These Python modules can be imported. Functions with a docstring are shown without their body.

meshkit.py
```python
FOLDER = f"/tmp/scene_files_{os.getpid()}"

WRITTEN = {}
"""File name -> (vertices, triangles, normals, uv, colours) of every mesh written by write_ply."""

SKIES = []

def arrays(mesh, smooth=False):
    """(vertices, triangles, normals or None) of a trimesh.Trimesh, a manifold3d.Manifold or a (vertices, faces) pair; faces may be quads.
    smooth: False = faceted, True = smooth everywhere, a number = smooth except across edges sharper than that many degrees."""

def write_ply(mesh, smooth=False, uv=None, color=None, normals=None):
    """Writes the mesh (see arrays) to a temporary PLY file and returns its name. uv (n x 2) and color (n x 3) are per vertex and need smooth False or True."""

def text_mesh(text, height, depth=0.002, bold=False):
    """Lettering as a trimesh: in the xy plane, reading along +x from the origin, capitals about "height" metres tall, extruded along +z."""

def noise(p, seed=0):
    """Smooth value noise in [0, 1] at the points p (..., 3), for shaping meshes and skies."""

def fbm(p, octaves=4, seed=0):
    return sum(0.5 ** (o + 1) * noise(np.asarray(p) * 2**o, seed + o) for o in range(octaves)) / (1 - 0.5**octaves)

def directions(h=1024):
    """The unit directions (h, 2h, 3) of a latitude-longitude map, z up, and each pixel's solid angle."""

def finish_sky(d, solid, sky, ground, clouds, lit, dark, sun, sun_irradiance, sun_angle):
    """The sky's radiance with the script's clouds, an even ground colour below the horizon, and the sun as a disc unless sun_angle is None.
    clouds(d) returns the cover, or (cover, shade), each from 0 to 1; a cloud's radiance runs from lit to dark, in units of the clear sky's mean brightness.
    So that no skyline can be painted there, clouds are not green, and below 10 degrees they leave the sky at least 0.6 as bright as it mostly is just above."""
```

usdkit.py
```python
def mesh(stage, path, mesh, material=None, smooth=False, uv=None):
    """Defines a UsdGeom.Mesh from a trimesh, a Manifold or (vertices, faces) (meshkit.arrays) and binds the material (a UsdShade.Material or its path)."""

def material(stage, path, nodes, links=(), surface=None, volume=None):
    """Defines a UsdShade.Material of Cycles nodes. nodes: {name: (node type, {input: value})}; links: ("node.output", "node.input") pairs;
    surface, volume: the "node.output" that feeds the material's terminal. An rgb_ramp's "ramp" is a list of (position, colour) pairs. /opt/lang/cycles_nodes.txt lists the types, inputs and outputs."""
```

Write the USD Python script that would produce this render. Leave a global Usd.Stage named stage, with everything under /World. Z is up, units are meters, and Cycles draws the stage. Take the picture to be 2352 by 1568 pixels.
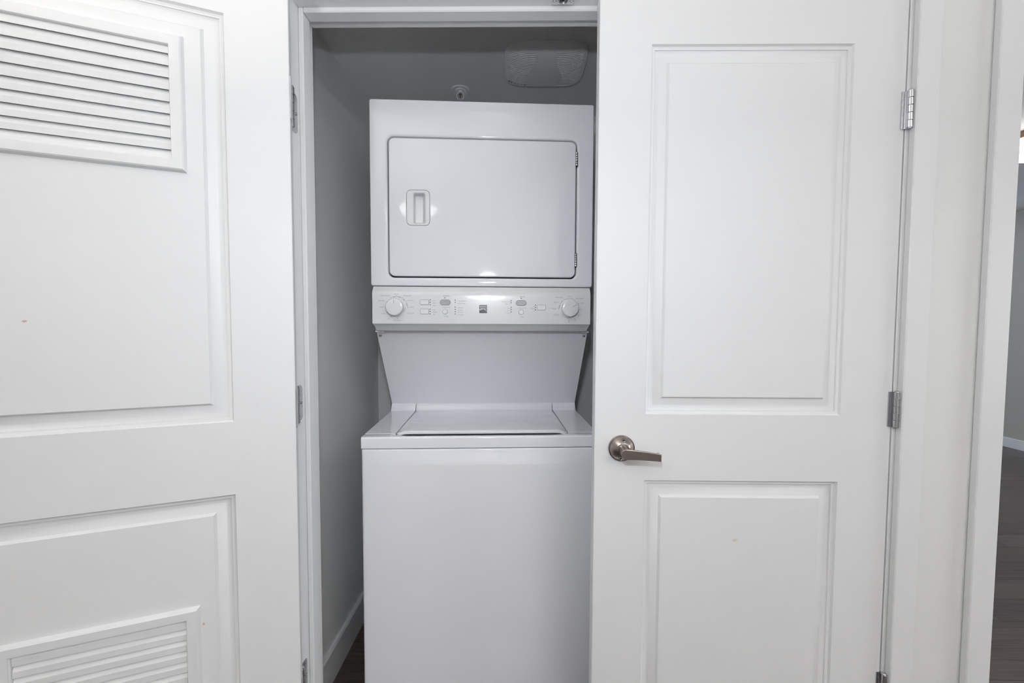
import math, random
import numpy as np, trimesh
import usdkit, meshkit
from pxr import Usd, UsdGeom, UsdLux, Gf, Sdf, Vt

stage = Usd.Stage.CreateInMemory()
UsdGeom.SetStageUpAxis(stage, "Z")
UsdGeom.SetStageMetersPerUnit(stage, 1.0)
UsdGeom.Xform.Define(stage, "/World")

# ------------------------------------------------------------------ camera
CAM = np.array([0.49089, -1.00751, 1.265])
YAW, PITCH, ROLL, FPX = 0.01325, -0.04463, 0.00414, 959.976
cy_, sy_, cp_, sp_, cr_, sr_ = (math.cos(YAW), math.sin(YAW), math.cos(PITCH), math.sin(PITCH), math.cos(ROLL), math.sin(ROLL))
fw = np.array([-sy_ * cp_, cy_ * cp_, sp_]); rt = np.array([cy_, sy_, 0.0]); up = np.cross(rt, fw)
rt, up = cr_ * rt + sr_ * up, -sr_ * rt + cr_ * up
cam = UsdGeom.Camera.Define(stage, "/World/camera")
cam.CreateHorizontalApertureAttr(36.0); cam.CreateVerticalApertureAttr(24.0)
cam.CreateFocalLengthAttr(36.0 * FPX / 2352.0)
cam.CreateClippingRangeAttr(Gf.Vec2f(0.02, 100.0))
cam.CreateExposureAttr(0.05)
cam.AddTransformOp().Set(Gf.Matrix4d(*[float(x) for r in (np.append(rt, 0), np.append(up, 0), np.append(-fw, 0), np.append(CAM, 1)) for x in r]))

# ------------------------------------------------------------------ sky and lights
sky = UsdLux.DomeLight.Define(stage, "/World/sky")
sky.CreateIntensityAttr(0.25); sky.CreateColorAttr(Gf.Vec3f(0.75, 0.86, 1.0))

def rect_light(name, pos, rot, w, h, power, color):
    l = UsdLux.RectLight.Define(stage, "/World/" + name)
    l.CreateWidthAttr(w); l.CreateHeightAttr(h); l.CreateIntensityAttr(power); l.CreateColorAttr(Gf.Vec3f(*color))
    x = UsdGeom.Xformable(l); x.AddTranslateOp().Set(Gf.Vec3d(*pos)); x.AddRotateXYZOp().Set(Gf.Vec3f(*rot))
    return l
# the photographer's flash, on the camera's shoe above the lens
rect_light("camera_flash", (0.462, -1.005, 1.522), (90, 0, 0), 0.06, 0.03, 740.0, (0.92, 1.0, 1.10))
# two added uplighters behind the camera (built further down): fill bounced off the ceiling
rect_light("floor_lamp_light", (-0.35, -1.40, 1.75), (180, 0, 0), 0.12, 0.12, 560.0, (1.02, 0.99, 0.97))
rect_light("floor_lamp_light_001", (2.25, -2.65, 1.75), (180, 0, 0), 0.12, 0.12, 1450.0, (1.02, 0.99, 0.985))
# daylight outside unseen windows, placed for cool light from the right
rect_light("window_daylight", (5.95, -1.75, 1.5), (0, 90, 0), 1.5, 1.7, 8.5, (0.96, 1.0, 1.04))
rect_light("window_daylight_001", (5.95, 4.25, 1.5), (0, 90, 0), 1.5, 1.3, 33.0, (0.86, 0.98, 1.22))

# ------------------------------------------------------------------ materials
LK = "/World/Looks/"
UsdGeom.Scope.Define(stage, "/World/Looks")
def paint(name, col, rough=0.4, bump=0.0, scale=300.0, spec=0.5, dist=0.001, extra=None, metallic=0.0, coat=0.0):
    n = {"p": ("principled_bsdf", {"base_color": col, "roughness": rough, "specular_ior_level": spec, "metallic": metallic, "coat_weight": coat, "coat_roughness": 0.06})}
    l = []
    if bump:
        n["g"] = ("geometry", {})
        n["n"] = ("noise_texture", {"scale": scale, "detail": 3.0, "roughness": 0.55})
        n["b"] = ("bump", {"strength": bump, "distance": dist})
        l += [("g.position", "n.vector"), ("n.fac", "b.height"), ("b.normal", "p.normal")]
    return usdkit.material(stage, LK + name, n, l, surface="p.BSDF")

def door_paint(name, col, spots):
    """Semi-gloss door paint with a few small stains, each (centre, stretch, radius, colour)."""
    n = {"p": ("principled_bsdf", {"roughness": 0.46, "specular_ior_level": 0.4}), "g": ("geometry", {}), "c0": ("color", {"value": col}),
         "n": ("noise_texture", {"scale": 140.0, "detail": 3.0}), "b": ("bump", {"strength": 0.05, "distance": 0.001}),
         "w": ("noise_texture", {"scale": 260.0, "detail": 2.0})}
    l = [("g.position", "n.vector"), ("n.fac", "b.height"), ("b.normal", "p.normal"), ("g.position", "w.vector")]
    last = "c0.color"
    for i, (c, st, r, sc) in enumerate(spots):
        n[f"s{i}"] = ("vector_math", {"math_type": "subtract", "vector2": c}); n[f"m{i}"] = ("vector_math", {"math_type": "multiply", "vector2": st})
        n[f"l{i}"] = ("vector_math", {"math_type": "length"}); n[f"a{i}"] = ("math", {"math_type": "multiply_add", "value2": r * 1.6, "value3": -r * 0.8})
        n[f"t{i}"] = ("math", {"math_type": "add"}); n[f"r{i}"] = ("map_range", {"from_min": r * 1.15, "from_max": r * 0.7, "to_min": 0.0, "to_max": 0.7, "clamp": True})
        n[f"x{i}"] = ("mix", {"color2": sc})
        l += [("g.position", f"s{i}.vector1"), (f"s{i}.vector", f"m{i}.vector1"), (f"m{i}.vector", f"l{i}.vector1"), ("w.fac", f"a{i}.value1"),
              (f"l{i}.value", f"t{i}.value1"), (f"a{i}.value", f"t{i}.value2"), (f"t{i}.value", f"r{i}.value"), (f"r{i}.result", f"x{i}.fac"), (last, f"x{i}.color1")]
        last = f"x{i}.color"
    l.append((last, "p.base_color"))
    return usdkit.material(stage, LK + name, n, l, surface="p.BSDF")

WHITE = (0.80, 0.80, 0.795)
M = {}
M["trim"] = paint("trim_paint", WHITE, 0.36, 0.04, 180)
M["wall"] = paint("wall_paint", (0.77, 0.77, 0.755), 0.6, 0.35, 330, dist=0.0012)
M["closet"] = paint("closet_wall_paint", (0.86, 0.86, 0.845), 0.6, 0.30, 330, dist=0.0012)
M["gray_wall"] = paint("gray_wall_paint", (0.475, 0.465, 0.405), 0.6, 0.3, 330, dist=0.0012)
M["ceiling"] = paint("ceiling_paint", (0.80, 0.80, 0.79), 0.8, 0.3, 200, dist=0.0015)
M["closet_ceiling"] = paint("closet_ceiling_paint", (0.86, 0.86, 0.85), 0.8, 0.3, 260, dist=0.0012)
M["enamel"] = paint("appliance_enamel", (0.85, 0.855, 0.89), 0.05, 0.02, 90, dist=0.0006)
M["plastic"] = paint("appliance_plastic", (0.80, 0.80, 0.805), 0.2)
M["button"] = paint("button_plastic", (0.83, 0.83, 0.82), 0.3)
M["gray_button"] = paint("gray_button_plastic", (0.42, 0.42, 0.44), 0.3)
M["dark"] = paint("dark_gap", (0.02, 0.02, 0.022), 0.6)
M["ink"] = paint("gray_ink", (0.11, 0.11, 0.12), 0.5)
M["ink_soft"] = paint("pale_ink", (0.34, 0.34, 0.36), 0.5)
M["outline"] = paint("button_outline", (0.20, 0.20, 0.21), 0.5)
M["arc"] = paint("dial_arc", (0.50, 0.50, 0.51), 0.5)
M["badge"] = paint("badge_black", (0.035, 0.037, 0.045), 0.25)
M["badge_white"] = paint("badge_white", (0.75, 0.75, 0.76), 0.3)
M["chrome"] = paint("hinge_steel", (0.56, 0.56, 0.58), 0.2, metallic=1.0)
M["steel_dark"] = paint("screw_steel", (0.30, 0.30, 0.31), 0.35, metallic=1.0)
M["nickel"] = paint("aged_nickel", (0.40, 0.35, 0.32), 0.27, metallic=1.0)
M["bronze"] = paint("wood_rim", (0.33, 0.22, 0.13), 0.5)
M["vent"] = paint("vent_plastic", (0.94, 0.94, 0.93), 0.35)
M["sprinkler"] = paint("sprinkler_white", (0.95, 0.95, 0.97), 0.25)
M["brass"] = paint("link_metal", (0.26, 0.20, 0.14), 0.4, metallic=0.6)
M["glow"] = usdkit.material(stage, LK + "lamp_glow", {"e": ("emission", {"color": (1.0, 0.985, 0.965), "strength": 8.0})}, surface="e.emission")
M["glow_box"] = usdkit.material(stage, LK + "diffuser_glow", {"e": ("emission", {"color": (1.0, 0.97, 0.92), "strength": 5.0})}, surface="e.emission")
M["glass"] = usdkit.material(stage, LK + "window_glass", {"t": ("transparent_bsdf", {}), "g": ("glossy_bsdf", {"roughness": 0.02}), "f": ("fresnel", {"IOR": 1.5}), "m": ("mix_closure", {})},
                             [("f.fac", "m.fac"), ("t.BSDF", "m.closure1"), ("g.BSDF", "m.closure2")], surface="m.closure")
def wood(name, dark, light):
    return usdkit.material(stage, LK + name, {
        "p": ("principled_bsdf", {"roughness": 0.33}), "tc": ("geometry", {}), "oi": ("object_info", {}), "cmb": ("combine_xyz", {}),
        "k": ("math", {"math_type": "multiply", "value2": 37.0}),
        "add": ("vector_math", {"math_type": "add"}), "mp": ("mapping", {"scale": (1.6, 34.0, 8.0)}),
        "n": ("noise_texture", {"scale": 2.2, "detail": 5.0, "roughness": 0.62, "distortion": 0.5}),
        "r": ("rgb_ramp", {"ramp": [(0.25, dark), (0.5, tuple((np.array(dark) + np.array(light)) / 2)), (0.78, light)]}),
        "b": ("bump", {"strength": 0.12, "distance": 0.001})},
        [("oi.random", "k.value1"), ("k.value", "cmb.x"), ("k.value", "cmb.z"), ("tc.position", "add.vector1"), ("cmb.vector", "add.vector2"), ("add.vector", "mp.vector"),
         ("mp.vector", "n.vector"), ("n.fac", "r.fac"), ("r.color", "p.base_color"), ("n.fac", "b.height"), ("b.normal", "p.normal")], surface="p.BSDF")
WOODS = [wood("plank_wood_a", (0.050, 0.036, 0.031), (0.140, 0.106, 0.090)), wood("plank_wood_b", (0.060, 0.045, 0.039), (0.160, 0.124, 0.107)),
         wood("plank_wood_c", (0.043, 0.031, 0.028), (0.122, 0.092, 0.079)), wood("plank_wood_d", (0.055, 0.040, 0.034), (0.140, 0.108, 0.090))]
M["subfloor"] = paint("subfloor", (0.03, 0.022, 0.018), 0.8)

# ------------------------------------------------------------------ scene helpers
used = {}
def numbered(parent, name):
    k = used.get((parent, name), -1) + 1
    used[(parent, name)] = k
    return f"{parent}/{name}" + (f"_{k:03d}" if k else "")
def tag(p, label=None, cat=None, group=None, kind=None):
    for key, v in (("label", label), ("category", cat), ("group", group), ("kind", kind)):
        if v: p.SetCustomDataByKey(key, v)
    return p
def thing(name, label, cat, loc=(0, 0, 0), rz=0.0, group=None, kind=None):
    x = UsdGeom.Xform.Define(stage, numbered("/World", name))
    x.AddTranslateOp().Set(Gf.Vec3d(*map(float, loc)))
    if rz: x.AddRotateZOp().Set(math.degrees(rz))
    return tag(x.GetPrim(), label, cat, group, kind)
def obj(name, mesh, mat, parent=None, smooth=30, label=None, kind=None):
    base = str(parent.GetPath()) if parent else "/World"
    m = usdkit.mesh(stage, numbered(base, name), mesh, M[mat] if isinstance(mat, str) else mat, smooth=smooth)
    return tag(m.GetPrim(), label, None, None, kind)
def struct(name, mesh, mat, label, cat, smooth=30):
    return tag(obj(name, mesh, mat, None, smooth), label, cat, None, "structure")

cat_ = trimesh.util.concatenate
def T(v, f): return trimesh.Trimesh(np.asarray(v, float), np.asarray(f, int), process=False)
def box(x0, x1, y0, y1, z0, z1):
    b = trimesh.creation.box((x1 - x0, y1 - y0, z1 - z0)); b.apply_translation(((x0 + x1) / 2, (y0 + y1) / 2, (z0 + z1) / 2)); return b
def cbox(x0, x1, y0, y1, z0, z1, c=0.002):
    pts = []
    for x, sx in ((x0, 1), (x1, -1)):
        for y, sy in ((y0, 1), (y1, -1)):
            for z, sz in ((z0, 1), (z1, -1)):
                pts += [(x, y + sy * c, z + sz * c), (x + sx * c, y, z + sz * c), (x + sx * c, y + sy * c, z)]
    return trimesh.convex.convex_hull(np.array(pts))
def cyl(p, q, r, n=24):
    return trimesh.creation.cylinder(radius=r, segment=[p, q], sections=n)
def rrect(x0, x1, z0, z1, r, y, n=6):
    """Rounded rectangle loop in the plane y, counter-clockwise seen from -y."""
    out = []
    for cx, cz, a0 in ((x1 - r, z1 - r, 0), (x0 + r, z1 - r, 90), (x0 + r, z0 + r, 180), (x1 - r, z0 + r, 270)):
        for k in range(n + 1):
            a = math.radians(a0 + 90 * k / n); out.append((cx + r * math.cos(a), y, cz + r * math.sin(a)))
    return np.array(out)
def loft(loops, cap0=False, cap1=False, close=True):
    v = np.vstack(loops); n = len(loops[0]); f = []
    for i in range(len(loops) - 1):
        for j in range(n if close else n - 1):
            a, b = i * n + j, i * n + (j + 1) % n
            f += [(a, b, b + n), (a, b + n, a + n)]
    v = list(map(tuple, v))
    for flag, i, s in ((cap0, 0, -1), (cap1, len(loops) - 1, 1)):
        if flag:
            v.append(tuple(np.mean(loops[i], 0))); c = len(v) - 1
            for j in range(n):
                a, b = i * n + j, i * n + (j + 1) % n
                f.append((a, b, c) if s > 0 else (b, a, c))
    return T(v, f)
def ring(x0, x1, z0, z1, prof, cap=False):
    """Mitred moulding of a rectangle that faces -y: prof is a list of (inset, y)."""
    loops = [np.array([(x1 - i, y, z1 - i), (x0 + i, y, z1 - i), (x0 + i, y, z0 + i), (x1 - i, y, z0 + i)]) for i, y in prof]
    return loft(loops, cap1=cap)
def lathe_y(c, prof, n=40):
    """Surface of revolution about an axis along y through c: prof is a list of (radius, y)."""
    a = np.linspace(0, 2 * np.pi, n, endpoint=False)
    loops = [np.stack([c[0] + r * np.cos(a), np.full(n, c[1] + y), c[2] + r * np.sin(a)], 1) for r, y in prof]
    return loft(loops, cap1=True)
def lathe_z(c, prof, n=40):
    a = np.linspace(0, 2 * np.pi, n, endpoint=False)
    loops = [np.stack([c[0] + r * np.cos(a), c[1] + r * np.sin(a), np.full(n, c[2] + z)], 1) for r, z in prof]
    return loft(loops, cap1=True)
def prism_x(poly, x0, x1):
    """A (y, z) polygon, counter-clockwise seen from +x, swept from x0 to x1."""
    p = np.asarray(poly, float)
    m = trimesh.creation.extrude_polygon(__import__("shapely").Polygon(p), x1 - x0, engine="earcut")
    v = m.vertices.copy(); m.vertices = np.stack([v[:, 2] + x0, v[:, 0], v[:, 1]], 1)
    return m
def smoothstep(t): t = np.clip(t, 0, 1); return t * t * (3 - 2 * t)

# ================================================================== THE SETTING
XL, XR, ZH = -0.050, 1.3928, 2.033            # faces of the closet door frame
TW = 0.115                                     # wall thickness
CX0, CX1, CY1, CZ = -0.1656, 1.508, 0.948, 2.209   # closet
HX0, HX1, HY0, FY1, HZ = -2.4, 5.59, -3.7, 6.5, 2.43
OX0, OX1, OZ = 1.646, 2.76, 2.09               # the second, open doorway

wf = [box(HX0, XL - 0.019, 0, TW, 0, HZ), box(XL - 0.019, XR + 0.019, 0, TW, ZH + 0.019, HZ), box(XR + 0.019, OX0, 0, TW, 0, HZ),
      box(OX0, OX1, 0, TW, OZ, HZ), box(OX1, HX1, 0, TW, 0, HZ)]
struct("wall_front", cat_(wf), "wall", "white orange peel textured wall holding the closet doors and the open doorway", "wall", False)
struct("wall_left", box(CX0 - 0.1, CX0, TW, CY1, 0, CZ), "closet", "gray shaded wall on the left inside the laundry closet", "wall", False)
struct("wall_back", box(CX0 - 0.1, CX1, CY1, CY1 + 0.1, 0, CZ), "closet", "gray back wall of the laundry closet behind the washer and dryer", "wall", False)
struct("wall_right", box(CX1, OX0, TW, FY1, 0, HZ), "closet", "gray wall on the right inside the laundry closet", "wall", False)
struct("ceiling_closet", box(CX0 - 0.1, CX1, TW, CY1 + 0.1, CZ, CZ + 0.06), "closet_ceiling", "low gray ceiling inside the laundry closet", "ceiling", False)

def holed_wall(axis, at0, at1, a0, a1, holes):
    """A wall along one axis with rectangular window holes (a0, a1, z0, z1), sorted."""
    out, a = [], a0
    mk = (lambda p, q, z0, z1: box(at0, at1, p, q, z0, z1)) if axis == "y" else (lambda p, q, z0, z1: box(p, q, at0, at1, z0, z1))
    for h0, h1, z0, z1 in holes:
        out += [mk(a, h0, 0, HZ), mk(h0, h1, 0, z0), mk(h0, h1, z1, HZ)]; a = h1
    return cat_(out + [mk(a, a1, 0, HZ)])
struct("wall_far", holed_wall("y", HX1, HX1 + 0.12, HY0, FY1, [(-2.6, -0.9, 0.75, 2.25), (3.6, 4.9, 0.75, 2.25)]), "gray_wall", "gray far wall of the room seen past the right door casing", "wall", False)
struct("wall_rear", holed_wall("x", HY0 - 0.12, HY0, HX0, HX1, [(2.05, 3.75, 0.75, 2.25)]), "wall", "white wall of the room behind the camera", "wall", False)
struct("wall_side", box(HX0 - 0.12, HX0, HY0, 0, 0, HZ), "wall", "white side wall of the room to the left of the camera", "wall", False)
struct("wall_end", box(OX0, HX1, FY1, FY1 + 0.12, 0, HZ), "gray_wall", "gray end wall of the far room", "wall", False)
struct("ceiling", cat_([box(HX0, HX1, HY0, TW, HZ, HZ + 0.1), box(OX0 - 0.14, HX1, TW, FY1, HZ, HZ + 0.1)]), "ceiling", "white ceiling of the hall and the far room", "ceiling", False)

# floor of long planks
fl = tag(UsdGeom.Xform.Define(stage, numbered("/World", "floor")).GetPrim(), "dark gray brown wood plank floor", "floor", None, "structure")
obj("subfloor", box(HX0, HX1, HY0, FY1, -0.06, -0.009), "subfloor", fl, False)
rng = random.Random(7)
def planks(x0, x1, y0, y1, width=0.15, length=1.5):
    y = y0
    while y < y1 - 1e-6:
        ya = min(y + width, y1); x = x0 - rng.uniform(0.05, length - 0.2)
        while x < x1 - 1e-6:
            a, b = max(x, x0), min(x + length, x1)
            if b - a > 0.02:
                g, c = 0.0004, 0.0006
                lo = [(a + g, y + g, -0.009), (b - g, y + g, -0.009), (b - g, ya - g, -0.009), (a + g, ya - g, -0.009)]
                md = [(p[0], p[1], -c) for p in lo]
                hi = [(a + g + c, y + g + c, 0), (b - g - c, y + g + c, 0), (b - g - c, ya - g - c, 0), (a + g + c, ya - g - c, 0)]
                f = [(8, 9, 10), (8, 10, 11)]
                for k in range(4):
                    j = (k + 1) % 4
                    f += [(k, j, j + 4), (k, j + 4, k + 4), (k + 4, j + 4, j + 8), (k + 4, j + 8, k + 8)]
                obj("plank", T(lo + md + hi, f), rng.choice(WOODS), fl, False)
            x += length
        y = ya
planks(CX0, CX1, 0.0, CY1)
planks(OX0, HX1, 0.0, FY1, length=2.0)
planks(HX0, HX1, HY0, 0.0, length=2.2)

# baseboards
def board(pts_yz, x0, x1): return prism_x(pts_yz, x0, x1)
BB = 0.118
def baseboard_y(xw, side, y0, y1, h, t=0.014):
    """Baseboard along y on a wall face x = xw; side +1: the room is at greater x."""
    prof = [(0, 0), (t, 0), (t, h - 0.006), (t - 0.004, h), (0, h)]
    m = trimesh.creation.extrude_polygon(__import__("shapely").Polygon(prof), y1 - y0, engine="earcut")
    v = m.vertices.copy(); m.vertices = np.stack([xw + side * v[:, 0], y0 + v[:, 2], v[:, 1]], 1)
    if side > 0: m.invert()
    return m
struct("baseboard_left", baseboard_y(CX0, 1, TW, CY1, BB), "trim", "white baseboard along the left closet wall beside the washer", "baseboard", False)
struct("baseboard_right", baseboard_y(CX1, -1, TW, CY1, BB), "trim", "white baseboard along the right closet wall", "baseboard", False)
struct("baseboard_far", baseboard_y(HX1, -1, HY0, FY1, 0.098), "trim", "pale baseboard along the far gray wall past the right casing", "baseboard", False)
def board_x(x0, x1, yw, side, h=0.098, t=0.014):
    return box(x0, x1, min(yw, yw + side * t), max(yw, yw + side * t), 0, h)
struct("baseboard_back", board_x(CX0 + 0.014, CX1 - 0.014, CY1, -1, BB), "trim", "white baseboard along the closet back wall", "baseboard", False)
struct("baseboard_front", cat_([board_x(HX0, XL - 0.07, 0, -1), board_x(1.4535, 1.5825, 0, -1), board_x(OX1 + 0.07, HX1 - 0.014, 0, -1)]), "trim", "white baseboard along the front wall beside the door casings", "baseboard", False)

# closet door frame: jambs, stops and casings
fr = tag(UsdGeom.Xform.Define(stage, numbered("/World", "trim_1")).GetPrim(), "white painted door frame around the laundry closet opening", "door frame", None, "structure")
JT = 0.019
obj("jamb", cbox(XL - JT, XL, 0, TW, 0, ZH + JT, 0.001), "trim", fr, False)
obj("jamb", cbox(XR, XR + JT, 0, TW, 0, ZH + JT, 0.001), "trim", fr, False)
obj("head_jamb", cbox(XL, XR, 0, TW, ZH, ZH + JT, 0.001), "trim", fr, False)
SW = 0.0127
obj("door_stop", cbox(XL, XL + SW, 0.040, 0.076, 0, ZH, 0.0025), "trim", fr)
obj("door_stop", cbox(XR - SW, XR, 0.040, 0.076, 0, ZH, 0.0025), "trim", fr)
obj("door_stop", cbox(XL + SW, XR - SW, 0.040, 0.076, ZH - SW, ZH, 0.0025), "trim", fr)
def casing(x0, x1, z0, z1): return cbox(x0, x1, -0.017, 0.0, z0, z1, 0.0022)
CZH = ZH + 0.008
obj("casing", casing(XL - 0.0615, XL - 0.008, 0, CZH), "trim", fr)
obj("casing", casing(1.4005, 1.4535, 0, CZH), "trim", fr)
obj("head_casing", casing(XL - 0.0615, 1.4535, CZH, CZH + 0.0535), "trim", fr)
sp = obj("strike_plate", cat_([cbox(0.569, 0.6215, 0.006, 0.0372, ZH - 0.0022, ZH, 0.0008)]), "chrome", fr, False, label="small steel ball catch plate under the head jamb")
a = np.linspace(0, 2 * np.pi, 24, endpoint=False)
obj("catch_cup", lathe_z((0.5955, 0.020, ZH - 0.0022), [(0.0115, 0.0), (0.0105, -0.0035), (0.0085, -0.004), (0.007, -0.001), (0.004, 0.0)]), "steel_dark", sp)
for sx in (0.5755, 0.6145):
    obj("screw", lathe_z((sx, 0.0265, ZH - 0.0022), [(0.0035, 0.0), (0.003, -0.0012), (0.0012, -0.0012), (0.0008, -0.0004)], 16), "chrome", sp)

# open doorway at the right
tr = tag(UsdGeom.Xform.Define(stage, numbered("/World", "trim_2")).GetPrim(), "white casing around the open doorway right of the closet", "door frame", None, "structure")
obj("casing", casing(1.5825, 1.6395, 0, OZ + 0.006), "trim", tr)
obj("casing", casing(OX1 + 0.006, OX1 + 0.063, 0, OZ + 0.006), "trim", tr)
obj("head_casing", casing(1.5825, OX1 + 0.063, OZ + 0.006, OZ + 0.063), "trim", tr)
obj("jamb", box(OX0 - 0.012, OX0 + 0.002, 0.0, TW, 0, OZ), "trim", tr, False)
obj("jamb", box(OX1 - 0.002, OX1 + 0.012, 0.0, TW, 0, OZ), "trim", tr, False)
obj("head_jamb", box(OX0, OX1, 0.0, TW, OZ - 0.014, OZ + 0.001), "trim", tr, False)

# windows out of view, placed to bring in cool daylight from the right
def window(n, axis, at, a0, a1, z0, z1, label):
    w = tag(UsdGeom.Xform.Define(stage, f"/World/window_{n}").GetPrim(), label, "window", None, "structure")
    mk = (lambda p, q, u0, u1, s0, s1: box(at + s0, at + s1, p, q, u0, u1)) if axis == "y" else (lambda p, q, u0, u1, s0, s1: box(p, q, at - s1, at - s0, u0, u1))
    fwid = 0.05; mid = (a0 + a1) / 2
    obj("window_frame", cat_([mk(a0, a1, z0, z0 + fwid, 0, 0.1), mk(a0, a1, z1 - fwid, z1, 0, 0.1), mk(a0, a0 + fwid, z0 + fwid, z1 - fwid, 0, 0.1), mk(a1 - fwid, a1, z0 + fwid, z1 - fwid, 0, 0.1), mk(mid - 0.02, mid + 0.02, z0 + fwid, z1 - fwid, 0.02, 0.08)]), "trim", w, False)
    obj("pane", mk(a0 + fwid, mid - 0.02, z0 + fwid, z1 - fwid, 0.045, 0.051), "glass", w, False)
    obj("pane", mk(mid + 0.02, a1 - fwid, z0 + fwid, z1 - fwid, 0.045, 0.051), "glass", w, False)
window(1, "y", HX1, -2.6, -0.9, 0.75, 2.25, "unseen white framed window in the far wall beside the camera")
window(2, "y", HX1, 3.6, 4.9, 0.75, 2.25, "unseen white framed window in the far room's gray wall")
window(3, "x", HY0, 2.05, 3.75, 0.75, 2.25, "unseen white framed window in the wall behind the camera")

# ================================================================== DOORS
DW, DT, DZ0, DZ1 = 0.711, 0.035, 0.012, 2.0295
S = 0.1217
PANELS = [(1.04557, 1.91355), (0.235, 0.88341)]
PROF = [(0.0, 0.0), (0.0010, 0.0025), (0.0028, 0.0054), (0.0060, 0.0073), (0.0068, 0.0075), (0.0092, 0.0075), (0.0094, 0.0097), (0.0115, 0.0113), (0.0155, 0.0130), (0.0200, 0.0136), (0.0212, 0.0136),
        (0.0378, 0.0078), (0.0384, 0.0068), (0.0426, 0.0014)]
FI, FD = PROF[-1]
def rect_y(x0, x1, z0, z1, y, front=True):
    v = [(x0, y, z0), (x1, y, z0), (x1, y, z1), (x0, y, z1)]
    return T(v, [(0, 1, 2), (0, 2, 3)] if front else [(0, 2, 1), (0, 3, 2)])
def face_frame(y, front):
    zs = [DZ0 + 0.0015, PANELS[1][0], PANELS[1][1], PANELS[0][0], PANELS[0][1], DZ1 - 0.0015]
    c = 0.0015
    out = [rect_y(c, S, zs[0], zs[5], y, front), rect_y(DW - S, DW - c, zs[0], zs[5], y, front)]
    for a_, b_ in ((0, 1), (2, 3), (4, 5)): out.append(rect_y(S, DW - S, zs[a_], zs[b_], y, front))
    return out
def door_leaf(vents=None):
    c = 0.0015
    lo = lambda y, i: np.array([(DW - i, y, DZ1 - i), (i, y, DZ1 - i), (i, y, DZ0 + i), (DW - i, y, DZ0 + i)])
    rim = loft([lo(DT, c), lo(DT - c, 0), lo(c, 0), lo(0, c)])
    return cat_(face_frame(0.0, True) + face_frame(DT, False) + [rim])
def door_panel(z0, z1, hole=None):
    x0, x1 = S, DW - S
    front = [ring(x0, x1, z0, z1, PROF)]
    fx0, fx1, fz0, fz1 = x0 + FI, x1 - FI, z0 + FI, z1 - FI
    if hole:
        hx0, hx1, hz0, hz1 = hole
        front += [rect_y(fx0, hx0, fz0, fz1, FD), rect_y(hx1, fx1, fz0, fz1, FD), rect_y(hx0, hx1, fz0, hz0, FD), rect_y(hx0, hx1, hz1, fz1, FD)]
    else: front.append(rect_y(fx0, fx1, fz0, fz1, FD))
    f = cat_(front)
    b = f.copy(); b.vertices[:, 1] = DT - b.vertices[:, 1]; b.invert()
    parts = [f, b]
    if hole: parts.append(loft([np.array([(hx1, y, hz1), (hx0, y, hz1), (hx0, y, hz0), (hx1, y, hz0)]) for y in (FD, DT - FD)]))
    return cat_(parts)
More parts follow.
